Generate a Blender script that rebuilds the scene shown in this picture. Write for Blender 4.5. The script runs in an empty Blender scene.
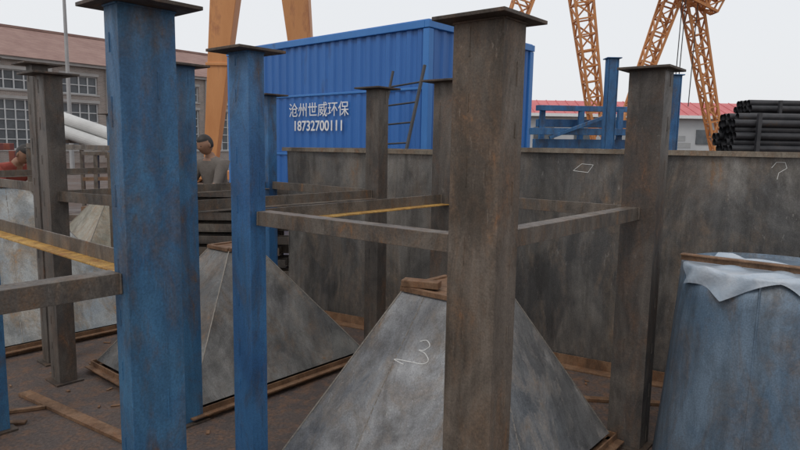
import bpy, bmesh, math, random
from mathutils import Vector, Matrix
random.seed(7)
S = bpy.context.scene
S.view_settings.view_transform = 'Standard'
S.view_settings.look = 'None'
S.view_settings.exposure = 0

# ------------------------------------------------------------------ materials
def nd(nt, t, **kw):
    n = nt.nodes.new(t)
    for k, v in kw.items():
        setattr(n, k, v)
    return n

def ramp(nt, fac, p0, p1, c0=(0, 0, 0, 1), c1=(1, 1, 1, 1)):
    r = nd(nt, 'ShaderNodeValToRGB')
    r.color_ramp.elements[0].position = p0
    r.color_ramp.elements[1].position = p1
    r.color_ramp.elements[0].color = c0
    r.color_ramp.elements[1].color = c1
    nt.links.new(fac, r.inputs[0])
    return r.outputs[0]

def mix(nt, fac, a, b, blend='MIX'):
    m = nd(nt, 'ShaderNodeMixRGB', blend_type=blend)
    for i, v in ((0, fac), (1, a), (2, b)):
        if isinstance(v, bpy.types.NodeSocket):
            nt.links.new(v, m.inputs[i])
        elif isinstance(v, (int, float)):
            m.inputs[i].default_value = v
        else:
            m.inputs[i].default_value = (v[0], v[1], v[2], 1)
    return m.outputs[0]

def noise(nt, vec, scale, detail=6, rough=0.6, stretch=(1, 1, 1), off=(0, 0, 0), dist=0.0):
    mp = nd(nt, 'ShaderNodeMapping')
    mp.inputs['Scale'].default_value = stretch
    mp.inputs['Location'].default_value = off
    nt.links.new(vec, mp.inputs[0])
    n = nd(nt, 'ShaderNodeTexNoise')
    n.inputs['Scale'].default_value = scale
    n.inputs['Detail'].default_value = detail
    n.inputs['Roughness'].default_value = rough
    n.inputs['Distortion'].default_value = dist
    nt.links.new(mp.outputs[0], n.inputs['Vector'])
    return n.outputs[0]

def steel(name, cA, cB, cR, rust=0.5, streak=0.5, metal=0.2, rough=0.55, sc=1.0, off=0.0, bump=0.25, scratch=0.3, stain=.5, cR2=None):
    m = bpy.data.materials.new(name)
    m.use_nodes = True
    nt = m.node_tree
    b = nt.nodes['Principled BSDF']
    g = nd(nt, 'ShaderNodeNewGeometry')
    P = g.outputs['Position']
    o = (off, off * 1.7, off * .3)
    n1 = noise(nt, P, 2.2 * sc, 5, .66, (1, 1, .6), o, .8)
    col = mix(nt, ramp(nt, n1, .40, .60), cA, cB)
    n6 = noise(nt, P, 3.1 * sc, 5, .7, (1, 1, .35), (o[0] + 20, o[1], 4), 1.0)
    st = ramp(nt, n6, .48, .60, (1, 1, 1, 1), (1 - .6 * stain, 1 - .62 * stain, 1 - .64 * stain, 1))
    col = mix(nt, 1.0, col, st, 'MULTIPLY')
    n2 = noise(nt, P, 5.0 * sc, 7, .74, (1, 1, .40), (o[0] + 5, o[1], o[2]), .7)
    th = .70 - .30 * rust
    film = ramp(nt, n2, th - .10, th + .06)
    fm = mix(nt, 1.0, film, (.6,) * 3, 'MULTIPLY')
    n2b = noise(nt, P, 38 * sc, 2, .7, (1, 1, 1), o)
    rustc = mix(nt, ramp(nt, n2b, .32, .68), cR, tuple(x * .42 for x in cR))
    col = mix(nt, fm, col, rustc)
    core = mix(nt, 1.0, ramp(nt, n2, th + .06, th + .11), (.8,) * 3, 'MULTIPLY')
    col = mix(nt, core, col, cR2 or tuple(min(1, x * f) for x, f in zip(cR, (1.08, .92, .78))))
    n3 = noise(nt, P, 1.0, 5, .7, (14, 14, .9), (o[0], o[1] + 3, 0), .5)
    s = ramp(nt, n3, .36, .64, (1 - .5 * streak,) * 3 + (1,), (1 + .15 * streak,) * 3 + (1,))
    col = mix(nt, 1.0, col, s, 'MULTIPLY')
    n4 = noise(nt, P, 5.0, 6, .8, (7, 7, 1.6), (o[0] + 9, o[1], 2), 1.6)
    sf = ramp(nt, n4, .60, .70)
    sfm = mix(nt, 1.0, sf, (scratch,) * 3, 'MULTIPLY')
    pale = tuple(min(1, x * 1.7 + .05) for x in cB)
    col = mix(nt, sfm, col, pale)
    n5 = noise(nt, P, 150, 1, .6)
    col = mix(nt, 1.0, col, ramp(nt, n5, .2, .8, (.74,) * 3 + (1,), (1.24,) * 3 + (1,)), 'MULTIPLY')
    nt.links.new(col, b.inputs['Base Color'])
    inv = nd(nt, 'ShaderNodeMapRange')
    inv.inputs[3].default_value = metal; inv.inputs[4].default_value = 0
    nt.links.new(film, inv.inputs[0])
    nt.links.new(inv.outputs[0], b.inputs['Metallic'])
    rr = nd(nt, 'ShaderNodeMapRange')
    rr.inputs[1].default_value = .3; rr.inputs[2].default_value = .7
    rr.inputs[3].default_value = rough - .16; rr.inputs[4].default_value = rough + .22
    nt.links.new(n6, rr.inputs[0])
    nt.links.new(rr.outputs[0], b.inputs['Roughness'])
    bp = nd(nt, 'ShaderNodeBump')
    bp.inputs['Strength'].default_value = bump
    bp.inputs['Distance'].default_value = .004
    nt.links.new(n2b, bp.inputs['Height'])
    nt.links.new(bp.outputs[0], b.inputs['Normal'])
    return m

def paint(name, c1, c2, c3, scale=1.0, rough=.5, stretch=(1, 1, .3)):
    m = bpy.data.materials.new(name); m.use_nodes = True
    nt = m.node_tree; b = nt.nodes['Principled BSDF']
    g = nd(nt, 'ShaderNodeNewGeometry')
    n = noise(nt, g.outputs['Position'], scale, 6, .72, stretch)
    col = mix(nt, ramp(nt, n, .35, .6), c1, c2)
    col = mix(nt, ramp(nt, n, .60, .68), col, c3)
    nt.links.new(col, b.inputs['Base Color'])
    b.inputs['Roughness'].default_value = rough
    return m

RUST = (.15, .085, .05)
M_brown = steel('brown_scaled_steel', (.105, .084, .066), (.20, .165, .135), (.21, .12, .065), .44, .5, .25, .5, 1.4, 0, stain=.5, scratch=.4)
M_brown2 = steel('dark_scaled_steel', (.076, .068, .063), (.145, .125, .108), (.17, .095, .055), .40, .45, .25, .48, 1.5, 11, stain=.4, scratch=.35)
M_blueA = steel('worn_blue_paint', (.032, .115, .24), (.058, .175, .32), (.14, .095, .065), .40, .4, .03, .45, 1.5, 3, scratch=.25, stain=.35)
M_blueB = steel('blue_paint', (.024, .105, .26), (.042, .155, .335), (.10, .075, .06), .34, .4, .03, .42, 1.5, 8, scratch=.15, stain=.35)
M_capd = steel('cap_plate_steel', (.05, .04, .035), (.09, .07, .055), RUST, .45, .2, .1, .6, 2, 4)
M_hop1 = steel('hopper_mill_steel', (.26, .26, .265), (.44, .44, .44), (.26, .19, .13), .40, .35, .72, .34, 1.1, 2, .12, .45, .5)
M_hop2 = steel('hopper_mill_steel_dark', (.17, .17, .17), (.31, .305, .29), (.22, .14, .08), .44, .4, .65, .36, 1.1, 21, .12, .35, .5)
M_hop3 = steel('hopper_mill_steel_pale', (.28, .31, .33), (.44, .44, .42), (.36, .23, .11), .48, .3, .45, .42, .9, 31, .15, .2, .5)
M_hop4 = steel('hopper_mill_steel_yellowed', (.28, .26, .20), (.40, .38, .32), (.35, .22, .11), .52, .3, .35, .45, .9, 41, .15, .2, .4)
M_wall = steel('plate_wall_steel', (.145, .142, .14), (.29, .275, .255), (.21, .145, .095), .42, .45, .65, .36, .8, 14, .10, .5, .55)
M_lip = steel('plate_lip_steel', (.17, .145, .115), (.27, .23, .18), (.24, .14, .08), .5, .2, .1, .55, 2, 16)
M_bar = steel('angle_bar_steel', (.11, .097, .086), (.19, .162, .135), (.20, .115, .06), .46, .1, .3, .46, 2.5, 6)
M_yel = steel('angle_bar_yellow_rust', (.46, .24, .05), (.56, .34, .09), (.28, .13, .04), .5, .1, .0, .6, 3, 5, scratch=.05)
M_rust = steel('rusty_bar', (.15, .082, .045), (.24, .14, .08), (.27, .12, .05), .42, .1, .0, .7, 3, 9, scratch=.05)
M_drum = steel('drum_blue_paint', (.09, .15, .225), (.16, .225, .30), (.16, .13, .11), .50, .3, .15, .40, 1.1, 18, .12, .25, .5, cR2=(.14, .105, .085))
M_seam = steel('dark_weld_seam', (.06, .055, .05), (.22, .20, .17), RUST, .5, 0, .2, .6, 6, 90)
M_redox = paint('red_oxide_beam', (.22, .06, .04), (.30, .10, .07), (.15, .06, .04), 2)
M_black = paint('dark_pipe_steel', (.018, .02, .024), (.045, .045, .05), (.06, .045, .035), 3, .45, (1, 1, 1))
M_orange = paint('crane_orange_paint', (.50, .20, .065), (.60, .27, .10), (.40, .16, .07), .6, .55)
M_shed = paint('shed_blue_paint', (.018, .122, .40), (.028, .15, .46), (.025, .10, .30), .8, .42, (1.5, 1.5, .25))
M_shedt = paint('shed_trim_paint', (.028, .165, .48), (.045, .20, .53), (.04, .13, .33), 1.2, .42)

def simple(name, c1, c2, scale=4, rough=.7, bump=.1, metal=0):
    m = bpy.data.materials.new(name); m.use_nodes = True
    nt = m.node_tree; b = nt.nodes['Principled BSDF']
    g = nd(nt, 'ShaderNodeNewGeometry')
    n = noise(nt, g.outputs['Position'], scale, 5, .65)
    nt.links.new(mix(nt, ramp(nt, n, .3, .7), c1, c2), b.inputs['Base Color'])
    b.inputs['Roughness'].default_value = rough
    b.inputs['Metallic'].default_value = metal
    bp = nd(nt, 'ShaderNodeBump'); bp.inputs['Strength'].default_value = bump; bp.inputs['Distance'].default_value = .02
    nt.links.new(n, bp.inputs['Height']); nt.links.new(bp.outputs[0], b.inputs['Normal'])
    return m

M_sheet = simple('pale_plastic_sheet', (.30, .38, .47), (.46, .50, .55), 9, .4, .5)
M_chalk = simple('chalk', (.66, .66, .64), (.78, .78, .76), 60, .9)
M_white = simple('white_paint', (.70, .72, .73), (.80, .80, .80), 5, .5)
M_whited = simple('weathered_white_paint', (.50, .50, .49), (.70, .70, .68), 1.2, .6)
M_weld = simple('weld_bead', (.20, .18, .16), (.34, .31, .27), 50, .5, .3, .4)
M_glass = simple('dusty_window_glass', (.06, .07, .08), (.14, .155, .17), .9, .25)
M_frame = simple('window_frame_paint', (.50, .52, .53), (.60, .61, .62), 2)
M_redroof = simple('pinkish_red_sheet_roof', (.50, .13, .14), (.60, .19, .19), .5)
M_paleroof = simple('pale_sheet_wall', (.40, .42, .44), (.50, .51, .52), .4)
M_conc = simple('grey_render', (.34, .33, .32), (.44, .43, .42), .8)
M_pole = simple('galvanised_pole', (.30, .31, .32), (.40, .40, .40), 3, .5)

def brick_mat(name, c1, c2, mortar, ang):
    m = bpy.data.materials.new(name); m.use_nodes = True
    nt = m.node_tree; b = nt.nodes['Principled BSDF']
    g = nd(nt, 'ShaderNodeNewGeometry')
    mp = nd(nt, 'ShaderNodeMapping'); mp.inputs['Rotation'].default_value = (0, 0, -ang)
    nt.links.new(g.outputs['Position'], mp.inputs[0])
    sx = nd(nt, 'ShaderNodeSeparateXYZ'); nt.links.new(mp.outputs[0], sx.inputs[0])
    cx = nd(nt, 'ShaderNodeCombineXYZ')
    ad = nd(nt, 'ShaderNodeMath', operation='ADD')
    nt.links.new(sx.outputs[0], ad.inputs[0]); nt.links.new(sx.outputs[1], ad.inputs[1])
    nt.links.new(ad.outputs[0], cx.inputs[0]); nt.links.new(sx.outputs[2], cx.inputs[1])
    br = nd(nt, 'ShaderNodeTexBrick')
    br.inputs['Color1'].default_value = c1 + (1,); br.inputs['Color2'].default_value = c2 + (1,)
    br.inputs['Mortar'].default_value = mortar + (1,)
    br.inputs['Scale'].default_value = 1; br.inputs['Mortar Size'].default_value = .012
    br.inputs['Brick Width'].default_value = .25; br.inputs['Row Height'].default_value = .075
    nt.links.new(cx.outputs[0], br.inputs[0])
    n = noise(nt, g.outputs['Position'], .5, 6, .7)
    col = mix(nt, 1, br.outputs[0], ramp(nt, n, .25, .75, (.7, .7, .7, 1), (1.2, 1.2, 1.2, 1)), 'MULTIPLY')
    nt.links.new(col, b.inputs['Base Color']); b.inputs['Roughness'].default_value = .85
    return m
M_brick = brick_mat('hazed_grey_brown_brick', (.25, .215, .195), (.33, .265, .235), (.37, .35, .33), math.atan2(.78, .62))  # grey-brown brick, its colours lightened to suggest distance haze

def roof_mat():
    m = bpy.data.materials.new('brown_tile_roof'); m.use_nodes = True
    nt = m.node_tree; b = nt.nodes['Principled BSDF']
    g = nd(nt, 'ShaderNodeNewGeometry')
    w = nd(nt, 'ShaderNodeTexWave'); w.bands_direction = 'Z'; w.inputs['Scale'].default_value = 2.2; w.inputs['Distortion'].default_value = .6
    nt.links.new(g.outputs['Position'], w.inputs['Vector'])
    n = noise(nt, g.outputs['Position'], .9, 7, .7)
    c = mix(nt, ramp(nt, n, .3, .7), (.25, .145, .125), (.36, .235, .20))
    c = mix(nt, .25, c, w.outputs[0], 'MULTIPLY')
    nt.links.new(c, b.inputs['Base Color']); b.inputs['Roughness'].default_value = .85
    return m
M_roof = roof_mat()

def ground_mat():
    m = bpy.data.materials.new('dirty_yard_ground'); m.use_nodes = True
    nt = m.node_tree; b = nt.nodes['Principled BSDF']
    g = nd(nt, 'ShaderNodeNewGeometry'); P = g.outputs['Position']
    n1 = noise(nt, P, .8, 6, .65); n2 = noise(nt, P, 9, 6, .75); n3 = noise(nt, P, 60, 3, .6)
    c = mix(nt, ramp(nt, n1, .35, .65), (.062, .049, .047), (.105, .080, .070))
    c = mix(nt, ramp(nt, n2, .47, .62), c, (.15, .085, .055))
    c = mix(nt, 1, c, ramp(nt, n3, .3, .7, (.6, .6, .6, 1), (1.3, 1.3, 1.3, 1)), 'MULTIPLY')
    nt.links.new(c, b.inputs['Base Color'])
    nt.links.new(ramp(nt, n1, .4, .6, (.42,) * 3 + (1,), (.9,) * 3 + (1,)), b.inputs['Roughness'])
    bp = nd(nt, 'ShaderNodeBump'); bp.inputs['Strength'].default_value = .5; bp.inputs['Distance'].default_value = .02
    nt.links.new(mix(nt, .5, n2, n3), bp.inputs['Height']); nt.links.new(bp.outputs[0], b.inputs['Normal'])
    return m
M_ground = ground_mat()

# ------------------------------------------------------------------ mesh builder
class MB:
    def __init__(s):
        s.v = []; s.f = []; s.m = []
    def quad(s, pts, mi=0):
        i = len(s.v); s.v += [Vector(p) for p in pts]
        s.f.append(tuple(range(i, i + len(pts)))); s.m.append(mi)
    def obox(s, c, ax, hx, ay, hy, az, hz, mi=0):
        c = Vector(c); ax = Vector(ax); ay = Vector(ay); az = Vector(az)
        i = len(s.v)
        for a in (-1, 1):
            for b in (-1, 1):
                for d in (-1, 1):
                    s.v.append(c + ax * hx * a + ay * hy * b + az * hz * d)
        for q in ((0, 1, 3, 2), (4, 6, 7, 5), (0, 4, 5, 1), (2, 3, 7, 6), (0, 2, 6, 4), (1, 5, 7, 3)):
            s.f.append(tuple(i + k for k in q)); s.m.append(mi)
    def box(s, c, d, mi=0):
        s.obox(c, (1, 0, 0), d[0] / 2, (0, 1, 0), d[1] / 2, (0, 0, 1), d[2] / 2, mi)
    def beam(s, p0, p1, w, h, mi=0, w1=None, h1=None, side=None):
        p0 = Vector(p0); p1 = Vector(p1); d = (p1 - p0).normalized()
        up = Vector((0, 0, 1)) if abs(d.z) < .95 else Vector((0, 1, 0))
        if side is not None: sd = Vector(side).normalized()
        else: sd = d.cross(up).normalized()
        u = sd.cross(d).normalized()
        w1 = w if w1 is None else w1; h1 = h if h1 is None else h1
        i = len(s.v)
        for p, ww, hh in ((p0, w, h), (p1, w1, h1)):
            for a, b in ((-1, -1), (1, -1), (1, 1), (-1, 1)):
                s.v.append(p + sd * ww / 2 * a + u * hh / 2 * b)
        for q in ((0, 3, 2, 1), (4, 5, 6, 7), (0, 1, 5, 4), (1, 2, 6, 5), (2, 3, 7, 6), (3, 0, 4, 7)):
            s.f.append(tuple(i + k for k in q)); s.m.append(mi)
    def cyl(s, p0, p1, r0, r1=None, n=8, mi=0, caps=True):
        p0 = Vector(p0); p1 = Vector(p1); d = (p1 - p0).normalized()
        r1 = r0 if r1 is None else r1
        up = Vector((0, 0, 1)) if abs(d.z) < .9 else Vector((1, 0, 0))
        a = d.cross(up).normalized(); b = a.cross(d).normalized()
        i = len(s.v)
        for p, r in ((p0, r0), (p1, r1)):
            for k in range(n):
                t = 2 * math.pi * k / n
                s.v.append(p + a * r * math.cos(t) + b * r * math.sin(t))
        for k in range(n):
            k2 = (k + 1) % n
            s.f.append((i + k, i + k2, i + n + k2, i + n + k)); s.m.append(mi)
        if caps:
            s.f.append(tuple(i + k for k in range(n))); s.m.append(mi)
            s.f.append(tuple(i + n + k for k in range(n))); s.m.append(mi)
    def build(s, name, mats, origin=(0, 0, 0), parent=None, bevel=0, smooth=False):
        o = Vector(origin)
        me = bpy.data.meshes.new(name)
        me.from_pydata([tuple(v - o) for v in s.v], [], s.f)
        for m in mats: me.materials.append(m)
        me.polygons.foreach_set('material_index', s.m)
        bm = bmesh.new(); bm.from_mesh(me)
        bmesh.ops.recalc_face_normals(bm, faces=bm.faces)
        bm.to_mesh(me); bm.free()
        if smooth:
            for p in me.polygons: p.use_smooth = True
        ob = bpy.data.objects.new(name, me)
        S.collection.objects.link(ob)
        ob.location = o
        if parent:
            ob.parent = parent
            ob.matrix_parent_inverse = Matrix.Translation(-Vector(parent.location))
        if bevel:
            bv = ob.modifiers.new('bevel', 'BEVEL'); bv.width = bevel; bv.segments = 2
            bv.limit_method = 'ANGLE'; bv.angle_limit = math.radians(40)
        return ob

def empty(name, loc):
    e = bpy.data.objects.new(name, None)
    e.empty_display_size = .3
    S.collection.objects.link(e); e.location = loc
    return e

U = Vector((.646, .763, 0)).normalized()
V = Vector((-U.y, U.x, 0))
Z = Vector((0, 0, 1))

# ------------------------------------------------------------------ ground
mb = MB()
R = 600
mb.quad([(-R, -R, 0), (R, -R, 0), (R, R, 0), (-R, R, 0)])
mb.build('ground', [M_ground])

# ------------------------------------------------------------------ posts & frames
def post(name, xy, a, b, mat, top, parent, cap=.27, lean=(0, 0), mat2=None):
    mb = MB()
    c = Vector((xy[0], xy[1], 0))
    t = c + Vector((lean[0], lean[1], top - .012))
    mb.beam(c + Z * .012, t, a, b, 0, side=V)
    rr = random.Random(int(name[-1]) * 13 + int(xy[0] * 100))
    for ax, dd, oth, wd in ((U, b / 2, V, a), (V, a / 2, U, b)):
        for sg in (-1, 1):
            base = ax * sg * (dd + .0005) + oth * (.16 * wd)
            zz = .03
            while zz < top - .06:
                L = rr.uniform(.05, .11)
                mb.cyl(c + base + Z * zz, c + base + Z * min(top - .03, zz + L), .003, .0026, 5, 2)
                zz += L + rr.uniform(.10, .2)
    mb.obox(t + Z * .006, V, cap / 2, U, cap / 2, Z, .006, 1)
    for ax, dd, oth, wd in ((U, b / 2, V, a), (V, a / 2, U, b)):
        for sg in (-1, 1):
            q = t - Z * .002 + ax * sg * (dd + .002)
            mb.cyl(q - oth * wd / 2, q + oth * wd / 2, .005, None, 6, 2)
    mb.obox(c + Z * .006, V, a / 2 + .03, U, b / 2 + .03, Z, .006, 1)
    return mb.build(name, [mat, M_capd, mat2 or mat], c, parent, .004)

def angle(name, p0, p1, z, parent, mat_v=None, mat_h=None, leg=.065, inward=1, t=.007, low=True):
    mb = MB()
    p0 = Vector((p0[0], p0[1], z)); p1 = Vector((p1[0], p1[1], z))
    d = (p1 - p0).normalized(); sd = d.cross(Z).normalized() * inward
    mb.beam(p0, p1, t, leg, 0)
    zz = -leg / 2 + t / 2 if low else leg / 2 - t / 2
    q = sd * (leg / 2 + t / 2) + Z * zz
    mb.beam(p0 + q, p1 + q, leg, t, 1)
    for p, sg in ((p0, 1), (p1, -1)):
        for s in (-1, 1):
            mb.cyl(p + d * sg * .002 - Z * leg / 2 * .95 + sd * s * .006, p + d * sg * .002 + Z * leg / 2 * .95 + sd * s * .006, .006, .004, 6, 0)
    return mb.build(name, [mat_v or M_bar, mat_h or M_bar], p0, parent, .0015)

A = (.28, 2.08); B = (1.27, 3.25); C = (-.70, 2.85); F = (.29, 4.02)
fr = empty('hopper_support_frame', (.285, 3.05, 0))
post('post_1', A, .19, .135, M_brown, 2.01, fr, .27)
post('post_2', B, .18, .13, M_brown2, 2.01, fr, .26)
post('post_3', C, .145, .085, M_blueB, 2.01, fr, .25)
post('post_4', F, .15, .1, M_brown2, 2.01, fr, .25)
def off(p, d, k): return (p[0] + d[0] * k, p[1] + d[1] * k)
angle('bar_1', off(A, U, .068), off(B, U, -.066), 1.27, fr, inward=-1, low=False)
angle('bar_2', off(A, V, .096), off(C, V, -.074), 1.26, fr, inward=1, low=False)
angle('bar_3', off(C, U, .044), off(F, U, -.05), 1.26, fr, M_bar, M_yel, inward=1)
angle('bar_4', off(B, V, .092), off(F, V, -.076), 1.27, fr, inward=1)

P_ = (-1.21, 3.43); E = (-2.23, 4.0); G = (-.18, 4.6); G2 = (-1.14, 5.4)
fr2 = empty('hopper_support_frame', (-1.18, 4.36, 0))
post('post_1', P_, .13, .12, M_blueA, 2.01, fr2, .24)
post('post_2', E, .14, .11, M_brown2, 2.01, fr2)
post('post_3', G, .13, .10, M_brown2, 2.01, fr2, .24)
post('post_4', G2, .10, .09, M_blueB, 2.01, fr2, .24)
angle('bar_1', off(P_, V, .068), off(E, V, -.07), 1.24, fr2)
angle('bar_2', off(P_, U, .062), off(G, U, -.055), 1.24, fr2, M_bar, M_bar)
angle('bar_3', off(G, V, .07), off(G2, V, -.055), 1.24, fr2)
angle('bar_4', off(E, U, .06), off(G2, U, -.05), 1.24, fr2)

D = (-.84, 2.05)
D2 = off(D, V, 1.82); D3 = off(D, U, -1.53); D4 = off(D2, U, -1.53)
fr3 = empty('hopper_support_frame', (-1.9, 2.0, 0))
post('post_1', D, .09, .19, M_blueA, 2.03, fr3, .28)
post('post_2', D2, .10, .18, M_blueA, 2.01, fr3)
post('post_3', D3, .10, .18, M_blueA, 2.01, fr3)
post('post_4', D4, .10, .18, M_blueA, 2.01, fr3)
angle('bar_1', off(D, V, .046), off(D2, V, -.055), 1.185, fr3, M_bar, M_yel, .062, inward=-1)
angle('bar_2', off(D, U, -.097), off(D3, U, .095), 1.14, fr3, M_bar, M_bar, .07, inward=1, low=False)
angle('bar_3', off(D3, V, .055), off(D4, V, -.055), 1.14, fr3)
angle('bar_4', off(D2, U, -.095), off(D4, U, .095), 1.14, fr3)

E2 = (-2.5, 4.35)
H2 = (-4.1, 5.6); H4 = (-3.3, 7.2)
fr4 = empty('hopper_support_frame', (-2.9, 5.6, 0))
post('post_1', E2, .11, .10, M_brown2, 2.11, fr4, .24)
post('post_2', H2, .12, .10, M_brown2, 2.0, fr4, .24)
post('post_4', H4, .12, .10, M_blueA, 1.9, fr4, .24)
angle('bar_1', off(E2, V, .06), (H2[0] + .05, H2[1] - .04), 1.26, fr4)
angle('bar_2', (H2[0] + .05, H2[1] + .1), (H4[0] - .05, H4[1] - .1), 1.26, fr4)
fr5 = empty('steel_trestle', (-2.7, 5.8, 0))
mb = MB()
q0 = Vector((-4.4, 7.35, 1.50)); q1 = Vector((-1.75, 5.1, 1.50))
mb.beam(q0, q1, .05, .007, 0); mb.beam(q0 + Z * .0275, q1 + Z * .0275, .007, .045, 0)
for k in (.03, .62):
    p = q0.lerp(q1, k); mb.beam((p.x, p.y, 0), (p.x, p.y, 1.49), .06, .06, 0)
mb.build('trestle_beam', [M_bar], (-2.7, 5.8, 0), fr5, .002)

# ------------------------------------------------------------------ hoppers
def hopper(c, hv, hu, tv, tu, z1, mats, z0=.07, seams=True, collar=.022):
    c = Vector((c[0], c[1], 0))
    mb = MB()
    def ring(a, b, z): return [c - V * a - U * b + Z * z, c + V * a - U * b + Z * z, c + V * a + U * b + Z * z, c - V * a + U * b + Z * z]
    lo = ring(hv, hu, z0); hi = ring(tv, tu, z1)
    n = 12
    def bk(s, t, k): return math.sin(math.pi * s) * math.sin(math.pi * t) * (.009 * math.sin(6.2 * s + k) + .008 * math.cos(5 * t + 2 * k))
    for k in range(4):
        a0, a1, b0, b1 = lo[k], lo[(k + 1) % 4], hi[k], hi[(k + 1) % 4]
        nrm = (a1 - a0).cross(b0 - a0).normalized()
        base = len(mb.v)
        for j in range(n + 1):
            for i in range(n + 1):
                s, t = i / n, j / n
                mb.v.append(a0.lerp(a1, s).lerp(b0.lerp(b1, s), t) + nrm * bk(s, t, k))
        for j in range(n):
            for i in range(n):
                q = base + j * (n + 1) + i
                mb.f.append((q, q + 1, q + n + 2, q + n + 1)); mb.m.append(0)
    ns = len(mb.f)
    for k in range(4): mb.cyl(lo[k], hi[k], .0045, .0045, 6, 2)
    if seams:
        for k in (0, 3):
            a0, a1, b0, b1 = lo[k], lo[(k + 1) % 4], hi[k], hi[(k + 1) % 4]
            nrm = (a1 - a0).cross(b0 - a0).normalized()
            s = .62
            f0 = a0.lerp(a1, s); f1 = b0.lerp(b1, s)
            for q in range(22):
                t0, t1 = q / 22, (q + .78) / 22
                mb.cyl(f0.lerp(f1, t0) + nrm * bk(s, t0, k), f0.lerp(f1, t1) + nrm * bk(s, t1, k), .0028, .0028, 5, 2)
    cr = ring(tv, tu, z1)
    for k in range(4):
        mb.beam(cr[k] + Z * collar / 2, cr[(k + 1) % 4] + Z * collar / 2, .03, collar, 1)
    mb.quad([p + Z * collar * .6 for p in cr], 1)
    br = ring(hv + .03, hu + .03, z0 - .035)
    for k in range(4):
        a, b = br[k], br[(k + 1) % 4]
        mb.beam(a, b, .09, .008, 1); mb.beam(a, b, .008, .068, 1)
    ob = mb.build('steel_hopper', mats, c)
    for p in list(ob.data.polygons)[:ns]: p.use_smooth = True
    return ob, lo, hi

cF = (.285, 3.05)
hop, lo, hi = hopper(cF, .56, .68, .19, .19, .885, [M_hop1, M_rust, M_weld])
mb = MB()
mb.beam((.02, 3.04, .925), (.20, 2.98, .925), .07, .035, 0)
mb.build('rusty_offcut', [M_rust], (.1, 3.0, .925), None, .004)
hopper((-1.18, 4.36), .60, .72, .12, .12, .86, [M_hop2, M_rust, M_weld])
hopper((-3.35, 5.25), .85, .85, .12, .12, 1.20, [M_hop3, M_rust, M_weld])
hopper((-3.2, 6.9), .7, .8, .14, .14, .95, [M_hop4, M_rust, M_weld])
hopper((-1.9, 1.95), .60, .64, .15, .15, .86, [M_hop3, M_rust, M_weld])

def onface(s, t):
    p = lo[0].lerp(lo[1], s).lerp(hi[0].lerp(hi[1], s), t)
    n = (lo[1] - lo[0]).cross(hi[0] - lo[0]).normalized()
    w = math.sin(math.pi * s) * math.sin(math.pi * t) * (.009 * math.sin(6.2 * s) + .008 * math.cos(5 * t))
    out = n if n.dot(-U) > 0 else -n
    return p + n * w + out * .001
def chalk(pts, parent, r=.0024, name='chalk_mark'):
    P = [pts[0]] + list(pts) + [pts[-1]]
    out = []
    for i in range(1, len(P) - 2):
        for k in range(6):
            t = k / 6
            a, b, c, d = P[i - 1], P[i], P[i + 1], P[i + 2]
            out.append(.5 * ((2 * b) + (c - a) * t + (2 * a - 5 * b + 4 * c - d) * t * t + (3 * b - a - 3 * c + d) * t ** 3))
    out.append(pts[-1])
    mb = MB()
    for a, b in zip(out[:-1], out[1:]): mb.cyl(a, b, r, r, 5)
    return mb.build(name, [M_chalk], parent.location, parent)
k3 = [(.62, .845), (.53, .865), (.46, .835), (.52, .795), (.59, .785), (.50, .775), (.43, .735), (.50, .70), (.66, .69), (.86, .675), (.72, .66)]
chalk([onface(.45 + (s - .6) * .66, .70 + (t - .75) * .70) for s, t in k3], hop)

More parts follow.
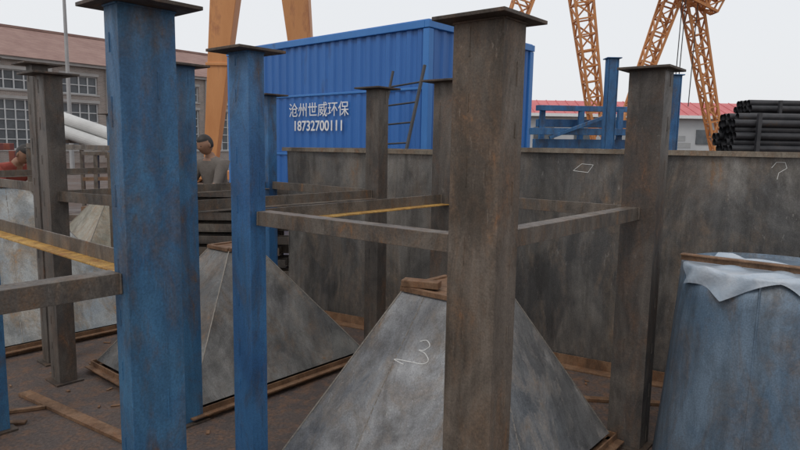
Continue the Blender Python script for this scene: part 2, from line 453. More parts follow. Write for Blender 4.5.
# ------------------------------------------------------------------ big plate boxes
def plate_box(p0, p1, depth, h, name='steel_plate_box'):
    p0 = Vector((p0[0], p0[1], 0)); p1 = Vector((p1[0], p1[1], 0))
    d = (p1 - p0).normalized(); n = Vector((-d.y, d.x, 0))
    if n.y < 0: n = -n
    L = (p1 - p0).length
    mb = MB()
    t = .008
    c = (p0 + p1) / 2
    nx, nz = int(L * 8), 10
    for j in range(nz + 1):
        for i in range(nx + 1):
            x = L * i / nx; z = h * j / nz
            w = .012 * math.sin(2.6 * x + 1.1) * math.sin(math.pi * j / nz) + .007 * math.sin(5.1 * x + 2.2 * z)
            mb.v.append(p0 + d * x + Z * z + n * w)
    for j in range(nz):
        for i in range(nx):
            q = j * (nx + 1) + i
            mb.f.append((q, q + 1, q + nx + 2, q + nx + 1)); mb.m.append(0)
    ns = len(mb.f)
    mb.obox(c + n * depth + Z * h / 2, d, L / 2, n, t / 2, Z, h / 2 - .002, 0)
    for p in (p0, p1):
        sg = 1 if p is p0 else -1
        mb.obox(p + d * sg * .006 + n * depth / 2 + Z * h / 2, d, t / 2, n, depth / 2 - .012, Z, h / 2 - .004, 0)
    for k in (0, depth):
        mb.obox(c + n * k + Z * (h + .004), d, L / 2 + .03, n, .038, Z, .005, 1)
        mb.obox(c + n * (k - .036 if k == 0 else k + .036) + Z * (h - .013), d, L / 2 + .03, n, .003, Z, .0115, 1)
    for p in (p0, p1):
        mb.obox(p + n * depth / 2 + Z * (h + .004), d, .035, n, depth / 2 - .04, Z, .0045, 1)
    m = max(1, int(L / 1.3))
    for i in range(1, m + 1):
        x = L * i / (m + 1) + .09 * math.sin(i * 3)
        prev = None
        for j in range(0, 25):
            z = .03 + (h - .06) * j / 24
            w = .012 * math.sin(2.6 * x + 1.1) * math.sin(math.pi * z / h) + .007 * math.sin(5.1 * x + 2.2 * z)
            q = p0 + d * (x + .001 * math.sin(j * 5)) + Z * z + n * (w - .001)
            if prev is not None: mb.cyl(prev, q, .0035, None, 5, 2, False)
            prev = q
    mb.obox(c - n * .07 + Z * .005, d, L / 2, n, .05, Z, .004, 3)
    mb.obox(c - n * .022 + Z * .045, d, L / 2, n, .004, Z, .035, 3)
    ob = mb.build(name, [M_wall, M_lip, M_seam, M_rust], c, None, 0)
    for p in list(ob.data.polygons)[:ns]: p.use_smooth = True
    return ob, d, n
plate_box((-1.06, 5.82), (.60, 4.87), 1.3, 1.555)
wbox, wd, wn = plate_box((.68, 4.82), (4.3, 2.72), 1.5, 1.59)
def onwall(x, z):
    t = (x - .68) / wd.x
    w = .012 * math.sin(2.6 * t + 1.1) * math.sin(math.pi * z / 1.59) + .007 * math.sin(5.1 * t + 2.2 * z)
    return Vector((.68, 4.82, z)) + wd * t + wn * (w - .002)
mbk = MB()
def stroke(pts, r=.002):
    for a, b in zip(pts[:-1], pts[1:]): mbk.cyl(a, b, r, r, 5)
stroke([onwall(1.24, 1.44), onwall(1.29, 1.49), onwall(1.36, 1.485), onwall(1.33, 1.43), onwall(1.24, 1.44)])
stroke([onwall(2.30, 1.50), onwall(2.32, 1.535), onwall(2.36, 1.535), onwall(2.37, 1.50), onwall(2.335, 1.47), onwall(2.33, 1.43)])
mbk.build('chalk_mark', [M_chalk], wbox.location, wbox)

# ------------------------------------------------------------------ blue drum
dc = Vector((1.84, 3.0, 0)); rt, rb, hz = .42, .49, 1.04
dr = empty('blue_drum', dc)
mb = MB(); n = 64
rows = [(0.0, rb), (.12, rb - .009), (.25, rb - .018), (.38, rb - .026), (.5, rb - .034), (.63, rb - .042), (.75, rb - .05), (.9, rt + .009), (hz, rt), (hz, rt - .01), (hz - .25, rt - .03)]
for z, r in rows:
    for k in range(n):
        t = 2 * math.pi * k / n
        dent = 1 + .008 * math.sin(3 * t + z * 4) + .005 * math.sin(7 * t - z * 3)
        mb.v.append(dc + Vector((r * dent * math.cos(t), r * dent * math.sin(t), z)))
for j in range(len(rows) - 1):
    for k in range(n):
        k2 = (k + 1) % n
        mb.f.append((j * n + k, j * n + k2, (j + 1) * n + k2, (j + 1) * n + k)); mb.m.append(0)
mb.build('shell', [M_drum], dc, dr, 0, True)
mb = MB()
mb.cyl(dc + Z * (hz - .03), dc + Z * (hz - .02), rt - .012, None, 48, 0)
t = math.radians(232)
mb.cyl(dc + Vector(((rb + .002) * math.cos(t), (rb + .002) * math.sin(t), .01)), dc + Vector(((rt + .003) * math.cos(t), (rt + .003) * math.sin(t), hz - .01)), .005, None, 6, 0)
mb.build('lid_and_seam', [M_drum], dc, dr)
mb = MB()
N = 48
a0 = math.radians(222)
ex = Vector((math.cos(a0), math.sin(a0), 0)); ey = Vector((-ex.y, ex.x, 0))
for j in range(N + 1):
    for i in range(N + 1):
        s = i / N; q = j / N
        c00 = Vector((-.10, -.30)); c10 = Vector((.40, -.33)); c01 = Vector((.02, .40)); c11 = Vector((.43, .26))
        pt = c00.lerp(c10, s).lerp(c01.lerp(c11, s), q)
        tip = max(0, 1 - abs(q - .42) * 2.4) * s ** 3 * .13
        x = pt.x + tip + .012 * math.sin(9 * q + 3 * s) * s; y = pt.y + .01 * math.sin(11 * s)
        r = math.hypot(x, y) + 1e-6
        ux, uy = x / r, y / r
        lim = rt + .008
        wr = .008 * math.sin(19 * q + 5 * s + 2 * math.sin(7 * s)) + .005 * math.sin(33 * s + 14 * q)
        if r <= lim:
            p = dc + ex * x + ey * y + Z * (hz + .010 + max(0, wr) * 1.3)
        else:
            dn = (r - lim)
            rr_ = lim + dn * .10 + wr * min(1, dn * 14) + .006
            p = dc + ex * ux * rr_ + ey * uy * rr_ + Z * (hz + .010 - dn)
        mb.v.append(p)
for j in range(N):
    for i in range(N):
        q = j * (N + 1) + i
        mb.f.append((q, q + 1, q + N + 2, q + N + 1)); mb.m.append(0)
mb.build('plastic_sheet', [M_sheet], dc, None, 0, True)
mb = MB()
p0 = Vector((1.40, 3.05, hz + .05)); p1 = Vector((1.93, 2.62, hz + .048))
mb.beam(p0, p1, .045, .007, 0); mb.beam(p0 + Z * -.017, p1 + Z * -.017, .007, .026, 0)
mb.build('rusty_angle_bar', [M_rust], p0, None, .0015)

mb = MB()
mb.beam((-2.35, 3.75, .012), (-1.35, 3.1, .012), .07, .02, 0)
mb.beam((-2.1, 3.35, .01), (-2.9, 3.2, .01), .04, .012, 0)
mb.beam((-2.45, 3.4, .012), (-2.1, 3.55, .012), .03, .018, 0)
mb.beam((.9, 3.85, .012), (1.7, 3.75, .012), .05, .02, 0)
rs = random.Random(3)
for k in range(60):
    x = rs.uniform(-3.2, 2.4); y = rs.uniform(2.2, 5.2)
    a = rs.uniform(0, 3.14); L = rs.uniform(.015, .06)
    mb.beam((x, y, .005), (x + L * math.cos(a), y + L * math.sin(a), .006), rs.uniform(.008, .02), .006, 0)
mb.build('scrap_steel_strips', [M_rust], (-2, 3.4, 0), None, .001)

# ------------------------------------------------------------------ blue shed
sc0 = Vector((.48, 12.2, 0)); sdl = Vector((-.742, .670, 0)).normalized(); sdr = Vector((sdl.y, -sdl.x, 0))
Ll, Lr, Hh = 6.7, 3.7, 3.95
shed = empty('blue_metal_shed', sc0 + sdl * 3.4 + sdr * 1.9)
def corr(mb, p0, d, L, z0, z1, nout, pitch=.28, dep=.035, mi=0):
    x = 0; pts = []
    while x < L - 1e-4:
        for fx, fo in ((0, 0), (.36, 0), (.5, 1), (.86, 1)):
            xx = x + fx * pitch
            if xx < L: pts.append((xx, fo * dep))
        x += pitch
    pts.append((L, 0))
    for (x0, o0), (x1, o1) in zip(pts[:-1], pts[1:]):
        a = p0 + d * x0 + nout * o0; b = p0 + d * x1 + nout * o1
        mb.quad([a + Z * z0, b + Z * z0, b + Z * z1, a + Z * z1], mi)
nl = -sdr; nr = -sdl
mb = MB()
corr(mb, sc0, sdl, Ll, .15, Hh - .12, nl)
corr(mb, sc0, sdr, Lr, .15, Hh - .12, nr)
corr(mb, sc0 + sdr * Lr, sdl, Ll, .15, Hh - .12, sdr)
corr(mb, sc0 + sdl * Ll, sdr, Lr, .15, Hh - .12, sdl)
mb.build('corrugated_walls', [M_shed], sc0, shed)
mb = MB()
def rim(z, h, w, mi=0):
    o = .03
    cs = [sc0 + nl * o + nr * o, sc0 + sdl * (Ll + o) + nl * o, sc0 + sdl * (Ll + o) + sdr * (Lr + o), sc0 + sdr * (Lr + o) + nr * o]
    for a, b in zip(cs, cs[1:] + cs[:1]):
        d = (b - a).normalized()
        mb.beam(a + Z * z + d * (w / 2), b + Z * z + d * (w / 2) * .96, w, h, mi)
rim(Hh - .06, .14, .12); rim(.1, .16, .12)
for p in (sc0, sc0 + sdl * Ll, sc0 + sdr * Lr, sc0 + sdl * Ll + sdr * Lr):
    mb.obox(p + Z * Hh / 2, sdl, .075, sdr, .075, Z, Hh / 2 - .14, 0)
for z in (1.35, 2.70):
    mb.beam(sc0 + nl * .05 + sdl * .08 + Z * z, sc0 + nl * .05 + sdl * (Ll - .08) + Z * z, .02, .05, 0)
cc = sc0 + sdl * Ll / 2 + sdr * Lr / 2
mb.obox(cc + Z * (Hh + .022), sdl, Ll / 2 + .05, sdr, Lr / 2 + .05, Z, .012, 0)
for q in (.9, 2.9):
    mb.obox(sc0 + sdr * q + nr * .06 + Z * 1.9, sdr, .03, sdl, .02, Z, 1.6, 0)
mb.build('trim', [M_shedt], sc0, shed, .01)
def text(body, size, s, z, name, offs):
    cu = bpy.data.curves.new(name, 'FONT'); cu.body = body; cu.size = size; cu.extrude = .003
    cu.align_x = 'CENTER'; cu.offset = offs
    ob = bpy.data.objects.new(name, cu); S.collection.objects.link(ob)
    ob.location = sc0 + sdl * s + nl * .075 + Z * z
    ob.rotation_euler = (math.pi / 2, 0, math.atan2(-sdl.y, -sdl.x))
    cu.materials.append(M_white)
    ob.parent = shed; ob.matrix_parent_inverse = Matrix.Translation(-Vector(shed.location))
text('沧州世威环保', .345, 3.15, 2.24, 'lettering', 0.0)
text('18732700111', .32, 3.15, 1.90, 'phone_number', .005)

lad = MB()
la0 = Vector((-.72, 11.2, 0)); la1 = Vector((-.18, 12.0, 2.98)); lb0 = Vector((-.22, 10.6, 0)); lb1 = Vector((.40, 11.6, 3.05))
lad.cyl(la0, la1, .028, None, 6); lad.cyl(lb0, lb1, .035, None, 6)
for k in (.3, .42, .54, .66, .78, .9):
    lad.cyl(la0.lerp(la1, k), lb0.lerp(lb1, k), .018, None, 6)
lad.build('steel_ladder', [M_black], la0)

# ------------------------------------------------------------------ blue steelwork at right
def bpost(x, y, h, w, nm='blue_steel_column'):
    mb = MB(); c = Vector((x, y, 0))
    mb.obox(c + Z * h / 2, (1, 0, 0), w / 2, (0, 1, 0), .006, Z, h / 2 - .012, 0)
    for s in (-1, 1): mb.obox(c + Vector((s * w / 2, 0, h / 2)), (1, 0, 0), .006, (0, 1, 0), w / 2, Z, h / 2 - .012, 0)
    mb.obox(c + Vector((0, -w / 2 + .004, h / 2)), (1, 0, 0), w / 2 - .01, (0, 1, 0), .004, Z, h / 2 - .014, 0)
    mb.box((x, y, h - .006), (w * 1.5, w * 1.5, .012), 0); mb.box((x, y, .006), (w * 1.5, w * 1.5, .012), 0)
    mb.build(nm, [M_blueB], c, None, .003)
bpost(2.56, 7.8, 2.70, .12)
bpost(3.00, 7.0, 2.42, .10)
mb = MB()
for (x0, x1, y, z, h) in ((2.05, 3.9, 9.6, 2.20, .08), (2.1, 4.2, 9.8, 1.98, .12), (1.9, 3.7, 9.3, 1.84, .10), (2.0, 4.1, 9.5, 1.66, .14), (2.0, 4.1, 9.5, 1.1, .14), (2.0, 4.1, 9.5, .4, .14)):
    mb.beam((x0, y, z), (x1, y + .4, z + .02), .10, h, 0)
for x in (2.15, 2.75, 3.35, 3.85):
    mb.beam((x, 9.75, 0), (x + .02, 9.75, 2.2), .08, .08, 0)
mb.beam((2.2, 9.35, 1.75), (3.1, 9.4, 2.1), .05, .05, 0)
mb.build('blue_steel_rack', [M_blueB], (3, 9.6, 0), None, .004)

def pipes(cx, cy, w, rowsn, cols, r, nm='pipe_stack', z0=.1):
    mb = MB()
    for j in range(rowsn):
        for i in range(cols - (j % 2)):
            yy = cy + i * r * 2.02 + (r if j % 2 else 0); zz = z0 + r + j * r * 1.76
            dx = random.uniform(-.07, .07)
            mb.cyl((cx - w / 2 + dx, yy, zz), (cx + w / 2 + dx, yy + random.uniform(-.01, .01), zz), r, None, 14, 0, False)
            mb.cyl((cx - w / 2 + dx + .02, yy, zz), (cx + w / 2 + dx - .02, yy, zz), r * .86, None, 14, 0, False)
    top = z0 + rowsn * r * 1.76
    for x in (-w * .36, w * .36):
        mb.box((cx + x, cy - r - .05, top / 2), (.07, .07, top), 0)
        mb.box((cx + x, cy + cols * r, .05), (.1, cols * r * 2.1, .1), 0)
    mb.build(nm, [M_black], (cx, cy, 0), None, 0, False)
pipes(7.85, 12.2, 2.8, 18, 6, .070)
pipes(10.9, 15.6, 4.6, 20, 6, .078)
mb = MB()
for k in range(5):
    mb.beam((5.0, 14.2 + k * .3, 1.2 + .17 * k), (6.9, 14.2 + k * .3, 1.2 + .17 * k), .25, .14, 0)
for x in (5.3, 6.6):
    mb.beam((x, 14.2, 0), (x, 14.2, 1.12), .1, .1); mb.beam((x, 15.4, 0), (x, 15.4, 1.8), .1, .1)
mb.build('grey_beam_stack', [M_pole], (6.2, 14.5, 0), None, .005)

# ------------------------------------------------------------------ far buildings
def low_building():
    b = empty('low_workshop', (26, 62, 0))
    mb = MB()
    mb.box((26, 66, 2.4), (44, 8, 4.8), 0)
    mb.build('walls', [M_paleroof], (26, 62, 0), b)
    mb = MB()
    mb.quad([(3.5, 61.4, 4.9), (48.5, 61.4, 4.9), (48.5, 66, 6.5), (3.5, 66, 6.5)], 0)
    mb.quad([(3.5, 70.6, 4.9), (48.5, 70.6, 4.9), (48.5, 66, 6.5), (3.5, 66, 6.5)], 0)
    mb.box((26, 61.4, 4.80), (45, .2, .3), 1)
    mb.quad([(3.5, 61.4, 4.8), (3.5, 70.6, 4.8), (3.5, 66, 6.45)], 1)
    for x in range(4, 49, 1):
        mb.beam((x, 61.4, 4.93), (x, 66, 6.53), .08, .06, 0)
    mb.build('roof', [M_redroof, M_white], (26, 62, 0), b)
    mb = MB()
    for x in range(5, 48, 4):
        mb.box((x + 1, 61.95, 2.9), (2, .1, 1.4), 0)
    mb.build('windows', [M_glass], (26, 62, 0), b)
low_building()

def brick_building():
    d = Vector((.62, .785, 0)).normalized(); n = Vector((-d.y, d.x, 0))
    o = Vector((-25.5, 40, 0)) - d * 17.5
    bay = 4.1; NB = 13; L = bay * NB
    b = empty('brick_workshop', o + d * L / 2)
    wl = MB(); gl = MB(); fr = MB(); tr = MB()
    eh = 6.6; t = .35
    ww = 1.25
    def bx(mbx, s0, s1, z0, z1, dep0, dep1, mi=0):
        c = o + d * (s0 + s1) / 2 + n * (dep0 + dep1) / 2 + Z * (z0 + z1) / 2
        mbx.obox(c, d, (s1 - s0) / 2, n, (dep1 - dep0) / 2, Z, (z1 - z0) / 2, mi)
    for i in range(NB):
        s = i * bay; m = s + bay / 2
        bx(wl, s, m - ww, 0, eh, 0, t); bx(wl, m + ww, s + bay, 0, eh, 0, t)
        for z0, z1 in ((0, .9), (4.15, 4.75), (6.0, eh)): bx(wl, m - ww, m + ww, z0, z1, 0, t)
        bx(wl, s - .22, s + .22, 0, eh - .01, -.14, -.002, 1)
        for z0, z1 in ((.9, 4.15), (4.75, 6.0)):
            bx(gl, m - ww, m + ww, z0, z1, .2, .22)
            bx(tr, m - ww - .1, m + ww + .1, z0 - .1, z0 - .003, -.07, .1)
            bx(tr, m - ww - .1, m + ww + .1, z1 + .003, z1 + .2, -.03, .1)
            for k in range(5):
                x = m - ww + .04 + k * (2 * ww - .08) / 4
                bx(fr, x - .04, x + .04, z0, z1, .12, .19)
            nz = 5 if z1 - z0 > 2 else 2
            for k in range(nz + 1):
                z = z0 + .04 + k * (z1 - z0 - .08) / nz
                bx(fr, m - ww + .08, m + ww - .08, z - .03, z + .03, .13, .185)
    bx(wl, 0, t, 0, eh, t + .002, 11); bx(wl, L - t, L, 0, eh, t + .002, 11); bx(wl, 0, L, 0, eh, 11.002, 11.3)
    bx(tr, -.3, L + .3, eh + .003, eh + .22, -.3, .3)
    wl.build('walls', [M_brick, M_conc], b.location, b); gl.build('window_glass', [M_glass], b.location, b)
    fr.build('window_frames', [M_frame], b.location, b); tr.build('sills_and_cornice', [M_conc], b.location, b)
    rf = MB()
    e0 = o - d * .4 - n * .45 + Z * (eh + .2); e1 = o + d * (L + .4) - n * .45 + Z * (eh + .2)
    r0 = o - d * .4 + n * 5.65 + Z * 9.5; r1 = o + d * (L + .4) + n * 5.65 + Z * 9.5
    g0 = o - d * .4 + n * 11.7 + Z * (eh + .2); g1 = o + d * (L + .4) + n * 11.7 + Z * (eh + .2)
    rf.quad([e0, e1, r1, r0]); rf.quad([g0, g1, r1, r0]); rf.quad([e0, g0, r0]); rf.quad([e1, g1, r1])
    rf.beam(r0 + Z * .05, r1 + Z * .05, .3, .16)
    rf.build('roof', [M_roof], b.location, b)
brick_building()

mb = MB()
mb.cyl((-15.8, 30, 0), (-15.8, 30, 10.5), .11, .06, 10); mb.cyl((-15.8, 30, 10.4), (-14.6, 29.8, 10.7), .05, .04, 8)
mb.beam((-14.8, 29.83, 10.66), (-14.1, 29.7, 10.75), .25, .12)
mb.build('yard_lamp_post', [M_pole], (-15.8, 30, 0))

mb = MB()
for k, (dy, dz) in enumerate(((0, 0), (.34, .03), (.16, .27))):
    mb.cyl((-7.75, 14 + dy, 1.85 + dz), (-6.1, 13.8 + dy, 1.34 + dz), .14, None, 20, 0, True)
for x, z in ((-7.4, 1.56), (-6.4, 1.26)):
    for y in (13.7, 14.5): mb.beam((x, y, 0), (x, y, z), .07, .07, 1)
    mb.beam((x, 13.6, z), (x, 14.6, z), .08, .08, 1)
mb.build('white_duct_stack', [M_whited, M_bar], (-7, 14, 0), None)

mb = MB()
for k in range(4):
    mb.beam((-10.5, 10.5 + k * .3, 1.50 - .02 * k), (-6.9, 10.2 + k * .3, 1.46), .12, .12, 0)
for x in (-9.5, -7.2):
    mb.beam((x, 10.2, 0), (x, 10.2, 1.38), .1, .1, 0); mb.beam((x, 11.6, 0), (x, 11.6, 1.38), .1, .1, 0)
mb.build('red_oxide_beam_stack', [M_redox], (-8, 10.5, 0), None, .006)
mb = MB()
for k in range(6):
    mb.beam((-5.6 + .1 * k, 9.6 + .25 * k, .12 + .11 * k), (-2.9 + .15 * k, 9.9 + .2 * k, .13 + .11 * k), .18, .1, k % 2)
for x in (-5.1, -4.2):
    mb.beam((x, 10.4, 0), (x + .03, 10.4, 1.35), .07, .07, 0)
mb.beam((-5.3, 10.4, 1.38), (-3.9, 10.4, 1.38), .09, .06, 0); mb.beam((-5.3, 10.4, .95), (-3.9, 10.4, 1.0), .06, .06, 1)
mb.build('steel_section_pile', [M_bar, M_rust], (-4.2, 10, 0), None, .003)
mb = MB()
rs = random.Random(5)
for j in range(8):
    for i in range(3):
        y = 6.75 + i * .17 + rs.uniform(-.02, .02); z = .12 + j * .128; dx = rs.uniform(-.2, .12)
        mb.beam((-2.75 + dx, y, z), (-1.2 + dx, y + .05, z), .13, .008, j % 2)
        for s in (-1, 1):
            mb.beam((-2.75 + dx, y + s * .061, z + .044), (-1.2 + dx, y + s * .061 + .05, z + .044), .008, .076, j % 2)
for x in (-2.5, -1.5): mb.box((x, 6.95, .05), (.1, .6, .1), 0)
mb.build('steel_channel_stack', [M_bar, M_brown2], (-2.0, 6.9, 0), None, .002)

# ------------------------------------------------------------------ gantry cranes
g1 = empty('gantry_crane', (-5.4, 25, 0))
mb = MB()
mb.beam((-7.62, 25, .5), (-6.25, 25, 13), .45, .5, 0, 1.5, 1.0, side=(1, 0, 0))
mb.beam((-3.5, 25, .5), (-4.75, 25, 13), .50, .5, 0, 1.5, 1.0, side=(1, 0, 0))
for (x0, x1, w0, w1) in ((-7.62, -6.25, .45, 1.5), (-3.5, -4.75, .5, 1.5)):
    for z in (4.6, 8.6):
        k = (z - .5) / 12.5; x = x0 + (x1 - x0) * k; w_ = w0 + (w1 - w0) * k
        mb.box((x, 25, z), (w_ + .12, .5 + .5 * k + .12, .12), 0)
mb.build('legs', [M_orange], (-5.4, 25, 0), g1, .02)
mb = MB()
mb.box((-5.4, 25, .3), (6.4, .8, .35), 0); mb.box((-5.4, 25, 13.4), (3.6, 1.4, .8), 0)
mb.beam((-5.0, 28, 14.5), (-14, -8, 14.5), 1.4, 1.4, 0)
for x in (-8.1, -7.3, -3.6, -2.9): mb.cyl((x, 24.7, .25), (x, 25.3, .25), .25, None, 16)
mb.beam((-14.6, -6, .5), (-13.9, -6, 13.8), .5, .5, 0, 1.7, 1, side=(1, 0, 0)); mb.beam((-10.6, -6, .5), (-12.4, -6, 13.8), .5, .5, 0, 1.7, 1, side=(1, 0, 0))
mb.build('girder_and_bogies', [M_orange], (-5.4, 25, 0), g1, .02)

def lattice(mb, p0, p1, w0, w1, n, r=.09, sd=(1, 0, 0)):
    p0 = Vector(p0); p1 = Vector(p1); d = (p1 - p0).normalized(); sd = Vector(sd)
    sd = (sd - d * sd.dot(d)).normalized(); u = d.cross(sd).normalized()
    cor = ((-1, -1), (1, -1), (1, 1), (-1, 1))
    def pt(t, k):
        w = w0 + (w1 - w0) * t
        return p0.lerp(p1, t) + sd * cor[k][0] * w / 2 + u * cor[k][1] * w / 2
    for k in range(4): mb.beam(pt(0, k), pt(1, k), r * 1.5, r * 1.5)
    for i in range(n):
        for k in range(4):
            k2 = (k + 1) % 4
            a, b = i / n, (i + 1) / n
            if i % 2: mb.beam(pt(a, k), pt(b, k2), r, r)
            else: mb.beam(pt(a, k2), pt(b, k), r, r)
            mb.beam(pt(b, k), pt(b, k2), r, r)
g2 = empty('lattice_gantry_crane', (8, 35, 0))
mb = MB()
lattice(mb, (11.3, 35, .3), (8.9, 35, 13.5), .5, 1.2, 16, .08)
lattice(mb, (3.6, 35, .3), (7.7, 35, 13.5), .5, 1.2, 16, .08)
mb.box((7.6, 35, .25), (9, .6, .4))
lattice(mb, (8.0, 38, 14.2), (20, 2, 14.2), 1.6, 1.6, 24, .1)
lattice(mb, (23, 4, .3), (20, 4, 13.5), .55, 1.3, 12, .09); lattice(mb, (15, 4, .3), (18.6, 4, 13.5), .55, 1.3, 12, .09)
mb.build('lattice_structure', [M_orange], (8, 35, 0), g2)
g3 = empty('lattice_gantry_crane', (13, 30, 0))
mb = MB()
lattice(mb, (15.45, 30, .3), (13.05, 30, 9.6), .35, .75, 14, .065)
lattice(mb, (9.9, 30, .3), (12.7, 30, 9.6), .35, .75, 14, .065)
mb.box((12.7, 30, .25), (6.4, .5, .4))
lattice(mb, (10.9, 29.4, 9.7), (14.3, 29.4, 8.1), .7, .6, 7, .07)
lattice(mb, (12.9, 31, 10.2), (26, -2, 10.2), 1.1, 1.1, 22, .08)
lattice(mb, (28, 0, .3), (26, 0, 9.6), .4, .75, 10, .08); lattice(mb, (22, 0, .3), (24.6, 0, 9.6), .4, .75, 10, .08)
mb.build('lattice_structure', [M_orange], (13, 30, 0), g3)
mb = MB()
for x in (12.5, 12.65, 13.2):
    mb.cyl((x, 29.2, 3.6), (x + .1, 29.2, 8.6), .022, None, 5)
mb.box((12.6, 29.2, 3.4), (.3, .25, .5))
mb.build('hoist_cables', [M_black], (13, 30, 0), g3)

# ------------------------------------------------------------------ people
def person(loc, heading, trunk, reach, top_c, leg_c, skin_c=(.30, .16, .10), name='worker'):
    e = empty(name, loc)
    mt = simple(name + '_shirt', tuple(c * .75 for c in top_c), top_c, 9, .85, .5)
    ml = simple(name + '_trousers', tuple(c * .8 for c in leg_c), leg_c, 6, .85, .3)
    ms = simple(name + '_skin', tuple(c * .9 for c in skin_c), skin_c, 12, .55)
    mh = simple(name + '_hair', (.012, .01, .009), (.025, .02, .018), 40, .6)
    mk = simple(name + '_shoes', (.02, .02, .02), (.04, .035, .03), 9, .6)
    T = Vector((math.sin(trunk), 0, math.cos(trunk))); W = Vector((0, 1, 0)); Fw = Vector((math.cos(trunk), 0, -math.sin(trunk)))
    pel = Vector((-.10 * math.sin(trunk) * 1.5, 0, .90))
    vs = []; ed = []; rad = []; lab = []
    def add(p, r, par=None, l='t'):
        vs.append(Vector(p)); rad.append(r)
        if par is not None: ed.append((par, len(vs) - 1)); lab.append(l)
        return len(vs) - 1
    p = add(pel, (.165, .13))
    w = add(pel + T * .16, (.165, .13), p)
    ch = add(pel + T * .33, (.19, .135), w)
    sh = add(pel + T * .46, (.15, .10), ch)
    nk = add(pel + T * .53, (.062, .062), sh, 's')
    n2 = add(pel + T * .60 + Fw * .01, (.058, .058), nk, 's')
    hands = []
    for sgn in (-1, 1):
        s0 = pel + T * .45 + W * sgn * .195
        a = add(s0, (.075, .075), sh)
        el = s0 + Vector((.10 + reach * .12, sgn * .05, -.26))
        b = add(el, (.055, .055), a)
        wrp = el + Vector((.21, -sgn * .06, -.09 + reach * .08))
        m1 = add(el.lerp(wrp, .5), (.042, .042), b, 's')
        c = add(wrp, (.028, .032), m1, 's')
        dr_ = (wrp - el).normalized()
        pm = wrp + dr_ * .08
        c2 = add(pm, (.038, .02), c, 's')
        hands.append((wrp, pm, dr_, sgn))
    for sgn in (-1, 1):
        hp = add(pel + Vector((0, sgn * .10, -.07)), (.105, .11), p, 'l')
        kn = add((.06 + (.10 if sgn > 0 else -.02), sgn * .13, .48), (.075, .075), hp, 'l')
        cf = add((.03 + (.08 if sgn > 0 else -.06), sgn * .135, .32), (.068, .068), kn, 'l')
        an = add((0 + (.06 if sgn > 0 else -.12), sgn * .14, .085), (.055, .055), cf, 'l')
        toe = add((.17 + (.06 if sgn > 0 else -.12), sgn * .155, .04), (.045, .035), an, 'k')
    me = bpy.data.meshes.new('body'); me.from_pydata([tuple(v) for v in vs], ed, [])
    ob = bpy.data.objects.new('body', me); S.collection.objects.link(ob)
    sk = ob.modifiers.new('skin', 'SKIN'); sk.use_smooth_shade = True
    for i, r in enumerate(rad): me.skin_vertices[0].data[i].radius = r
    me.skin_vertices[0].data[0].use_root = True
    sb = ob.modifiers.new('sub', 'SUBSURF'); sb.levels = 2; sb.render_levels = 2
    dg = bpy.context.evaluated_depsgraph_get(); dg.update()
    nm = bpy.data.meshes.new_from_object(ob.evaluated_get(dg))
    ob.modifiers.clear(); ob.data = nm
    nm.materials.clear()
    for m in (mt, ml, ms, mk): nm.materials.append(m)
    idx = {'t': 0, 'l': 1, 's': 2, 'k': 3}
    for f in nm.polygons:
        f.use_smooth = True
        c = f.center; best = 1e9; bl = 't'
        for (a, b), l in zip(ed, lab):
            A_, B_ = vs[a], vs[b]; AB = B_ - A_
            t = max(0, min(1, (c - A_).dot(AB) / AB.length_squared))
            dd = (c - (A_ + AB * t)).length
            if dd < best: best = dd; bl = l
        if bl == 't' and c.z < pel.z: bl = 'l'
        f.material_index = idx[bl]
    Rm = Matrix.Translation(loc) @ Matrix.Rotation(heading, 4, 'Z')
    def put(o):
        o.matrix_world = Rm; o.parent = e; o.matrix_parent_inverse = Matrix.Translation(-Vector(loc))
    put(ob)
    hc = pel + T * .69 + Fw * .045
    bm = bmesh.new()
    bmesh.ops.create_uvsphere(bm, u_segments=28, v_segments=20, radius=1)
    for v in bm.verts:
        x, y, z = v.co
        k = 1 - .22 * max(0, -z)
        X = x * .100 * (1 - .08 * max(0, -z)); Y = y * .080 * k; Zz = z * .120
        if x > .6:
            X += .024 * math.exp(-((y / .16) ** 2) - ((z + .12) / .16) ** 2)
            X -= .010 * math.exp(-((abs(y) - .36) / .16) ** 2 - ((z - .06) / .1) ** 2)
            X += .006 * math.exp(-((y / .3) ** 2) - ((z + .45) / .06) ** 2)
            X -= .005 * math.exp(-((y / .3) ** 2) - ((z + .52) / .03) ** 2)
            X += .008 * math.exp(-((y / .3) ** 2) - ((z + .8) / .12) ** 2)
        v.co = Vector((X, Y, Zz))
    for f in bm.faces:
        f.smooth = True
        c = f.calc_center_median()
        f.material_index = 1 if (c.z > .055 or (c.x < .005 and c.z > -.045)) else 0
    for v in bm.verts:
        c = v.co
        if c.z > .055 or (c.x < .005 and c.z > -.045): v.co *= 1.08
    for sgn in (-1, 1):
        r = bmesh.ops.create_uvsphere(bm, u_segments=10, v_segments=8, radius=1)
        for v in r['verts']: v.co = Vector((v.co.x * .016 - .000, v.co.y * .009 + sgn * .083, v.co.z * .03))
        r = bmesh.ops.create_uvsphere(bm, u_segments=8, v_segments=6, radius=.011)
        for v in r['verts']:
            v.co = v.co + Vector((.080, sgn * .028, .006))
            for f in v.link_faces: f.material_index = 1
    tilt = Matrix.Rotation(trunk * .7 + .15, 4, 'Y')
    bm.transform(Matrix.Translation(hc) @ tilt)
    hm = bpy.data.meshes.new('head'); bm.to_mesh(hm); bm.free()
    hm.materials.append(ms); hm.materials.append(mh)
    ho = bpy.data.objects.new('head', hm); S.collection.objects.link(ho); put(ho)
    mbh = MB()
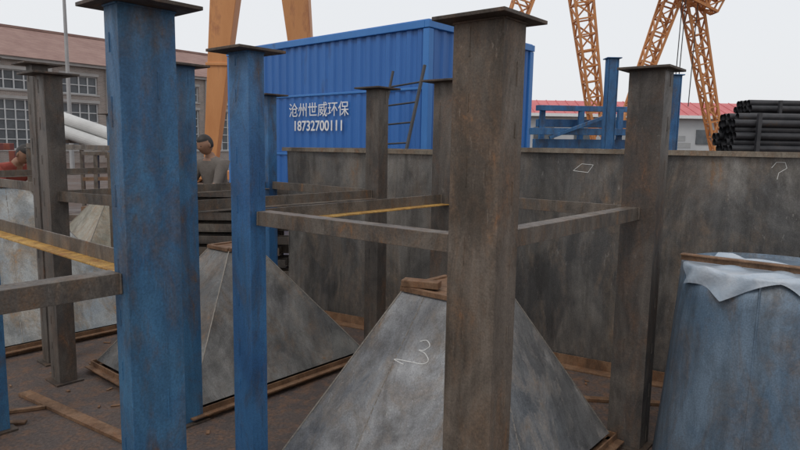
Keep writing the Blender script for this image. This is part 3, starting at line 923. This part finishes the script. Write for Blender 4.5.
    for wrp, pm, dr_, sgn in hands:
        sd = Vector((0, 1, 0)); sd = (sd - dr_ * sd.dot(dr_)).normalized(); dn = dr_.cross(sd).normalized()
        if dn.z > 0: dn = -dn
        for k, Lf in enumerate((.068, .078, .074, .058)):
            b0 = pm + dr_ * .012 + sd * (k - 1.5) * .019 * sgn * -1
            b1 = b0 + dr_ * Lf * .5 + dn * .008; b2 = b1 + dr_ * Lf * .25 + dn * .022; b3 = b2 + dn * .018
            mbh.cyl(b0, b1, .0095, .009, 7); mbh.cyl(b1, b2, .009, .008, 7); mbh.cyl(b2, b3, .008, .006, 7)
        t0 = wrp + dr_ * .035 + sd * sgn * -.03; t1 = t0 + dr_ * .03 + sd * sgn * -.02; t2 = t1 + dr_ * .028 + dn * .01
        mbh.cyl(t0, t1, .011, .010, 7); mbh.cyl(t1, t2, .010, .008, 7)
    o2 = mbh.build('fingers', [ms], (0, 0, 0), None, 0, True); put(o2)
    return e
person(Vector((-2.25, 7.6, 0)), math.radians(235), math.radians(12), .3, (.15, .13, .115), (.05, .055, .07))
person(Vector((-4.82, 7.6, 0)), math.radians(-25), math.radians(38), 0, (.34, .07, .05), (.05, .06, .09))

# ------------------------------------------------------------------ world, sun, camera
SUN_EL, SUN_AZ = math.radians(52), math.radians(215)
w = bpy.data.worlds.new('World'); S.world = w; w.use_nodes = True
nt = w.node_tree; bg = nt.nodes['Background']
sky = nd(nt, 'ShaderNodeTexSky', sky_type='NISHITA')
sky.sun_disc = False; sky.sun_elevation = SUN_EL; sky.sun_rotation = SUN_AZ
sky.air_density = 1.2; sky.dust_density = 5; sky.ozone_density = 1
m = nd(nt, 'ShaderNodeMixRGB'); m.inputs[0].default_value = .90
nt.links.new(sky.outputs[0], m.inputs[1]); m.inputs[2].default_value = (8.8, 8.95, 9.2, 1)
nt.links.new(m.outputs[0], bg.inputs[0]); bg.inputs[1].default_value = .1
ld = bpy.data.lights.new('sun', 'SUN'); ld.energy = .8; ld.angle = math.radians(20); ld.color = (1, .97, .92)
lo_ = bpy.data.objects.new('sun', ld); S.collection.objects.link(lo_)
dirv = Vector((math.sin(SUN_AZ) * math.cos(SUN_EL), math.cos(SUN_AZ) * math.cos(SUN_EL), math.sin(SUN_EL)))
lo_.rotation_euler = dirv.to_track_quat('Z', 'Y').to_euler()
lo_.location = dirv * 30

cam = bpy.data.cameras.new('camera'); co = bpy.data.objects.new('camera', cam); S.collection.objects.link(co)
cam.sensor_width = 36; cam.lens = 28; cam.clip_start = .05; cam.clip_end = 2000
co.matrix_world = Matrix.Translation((0, 0, 1.6)) @ Matrix.Rotation(math.radians(90 - 7.3), 4, 'X') @ Matrix.Rotation(math.radians(.98), 4, 'Z')
S.camera = co
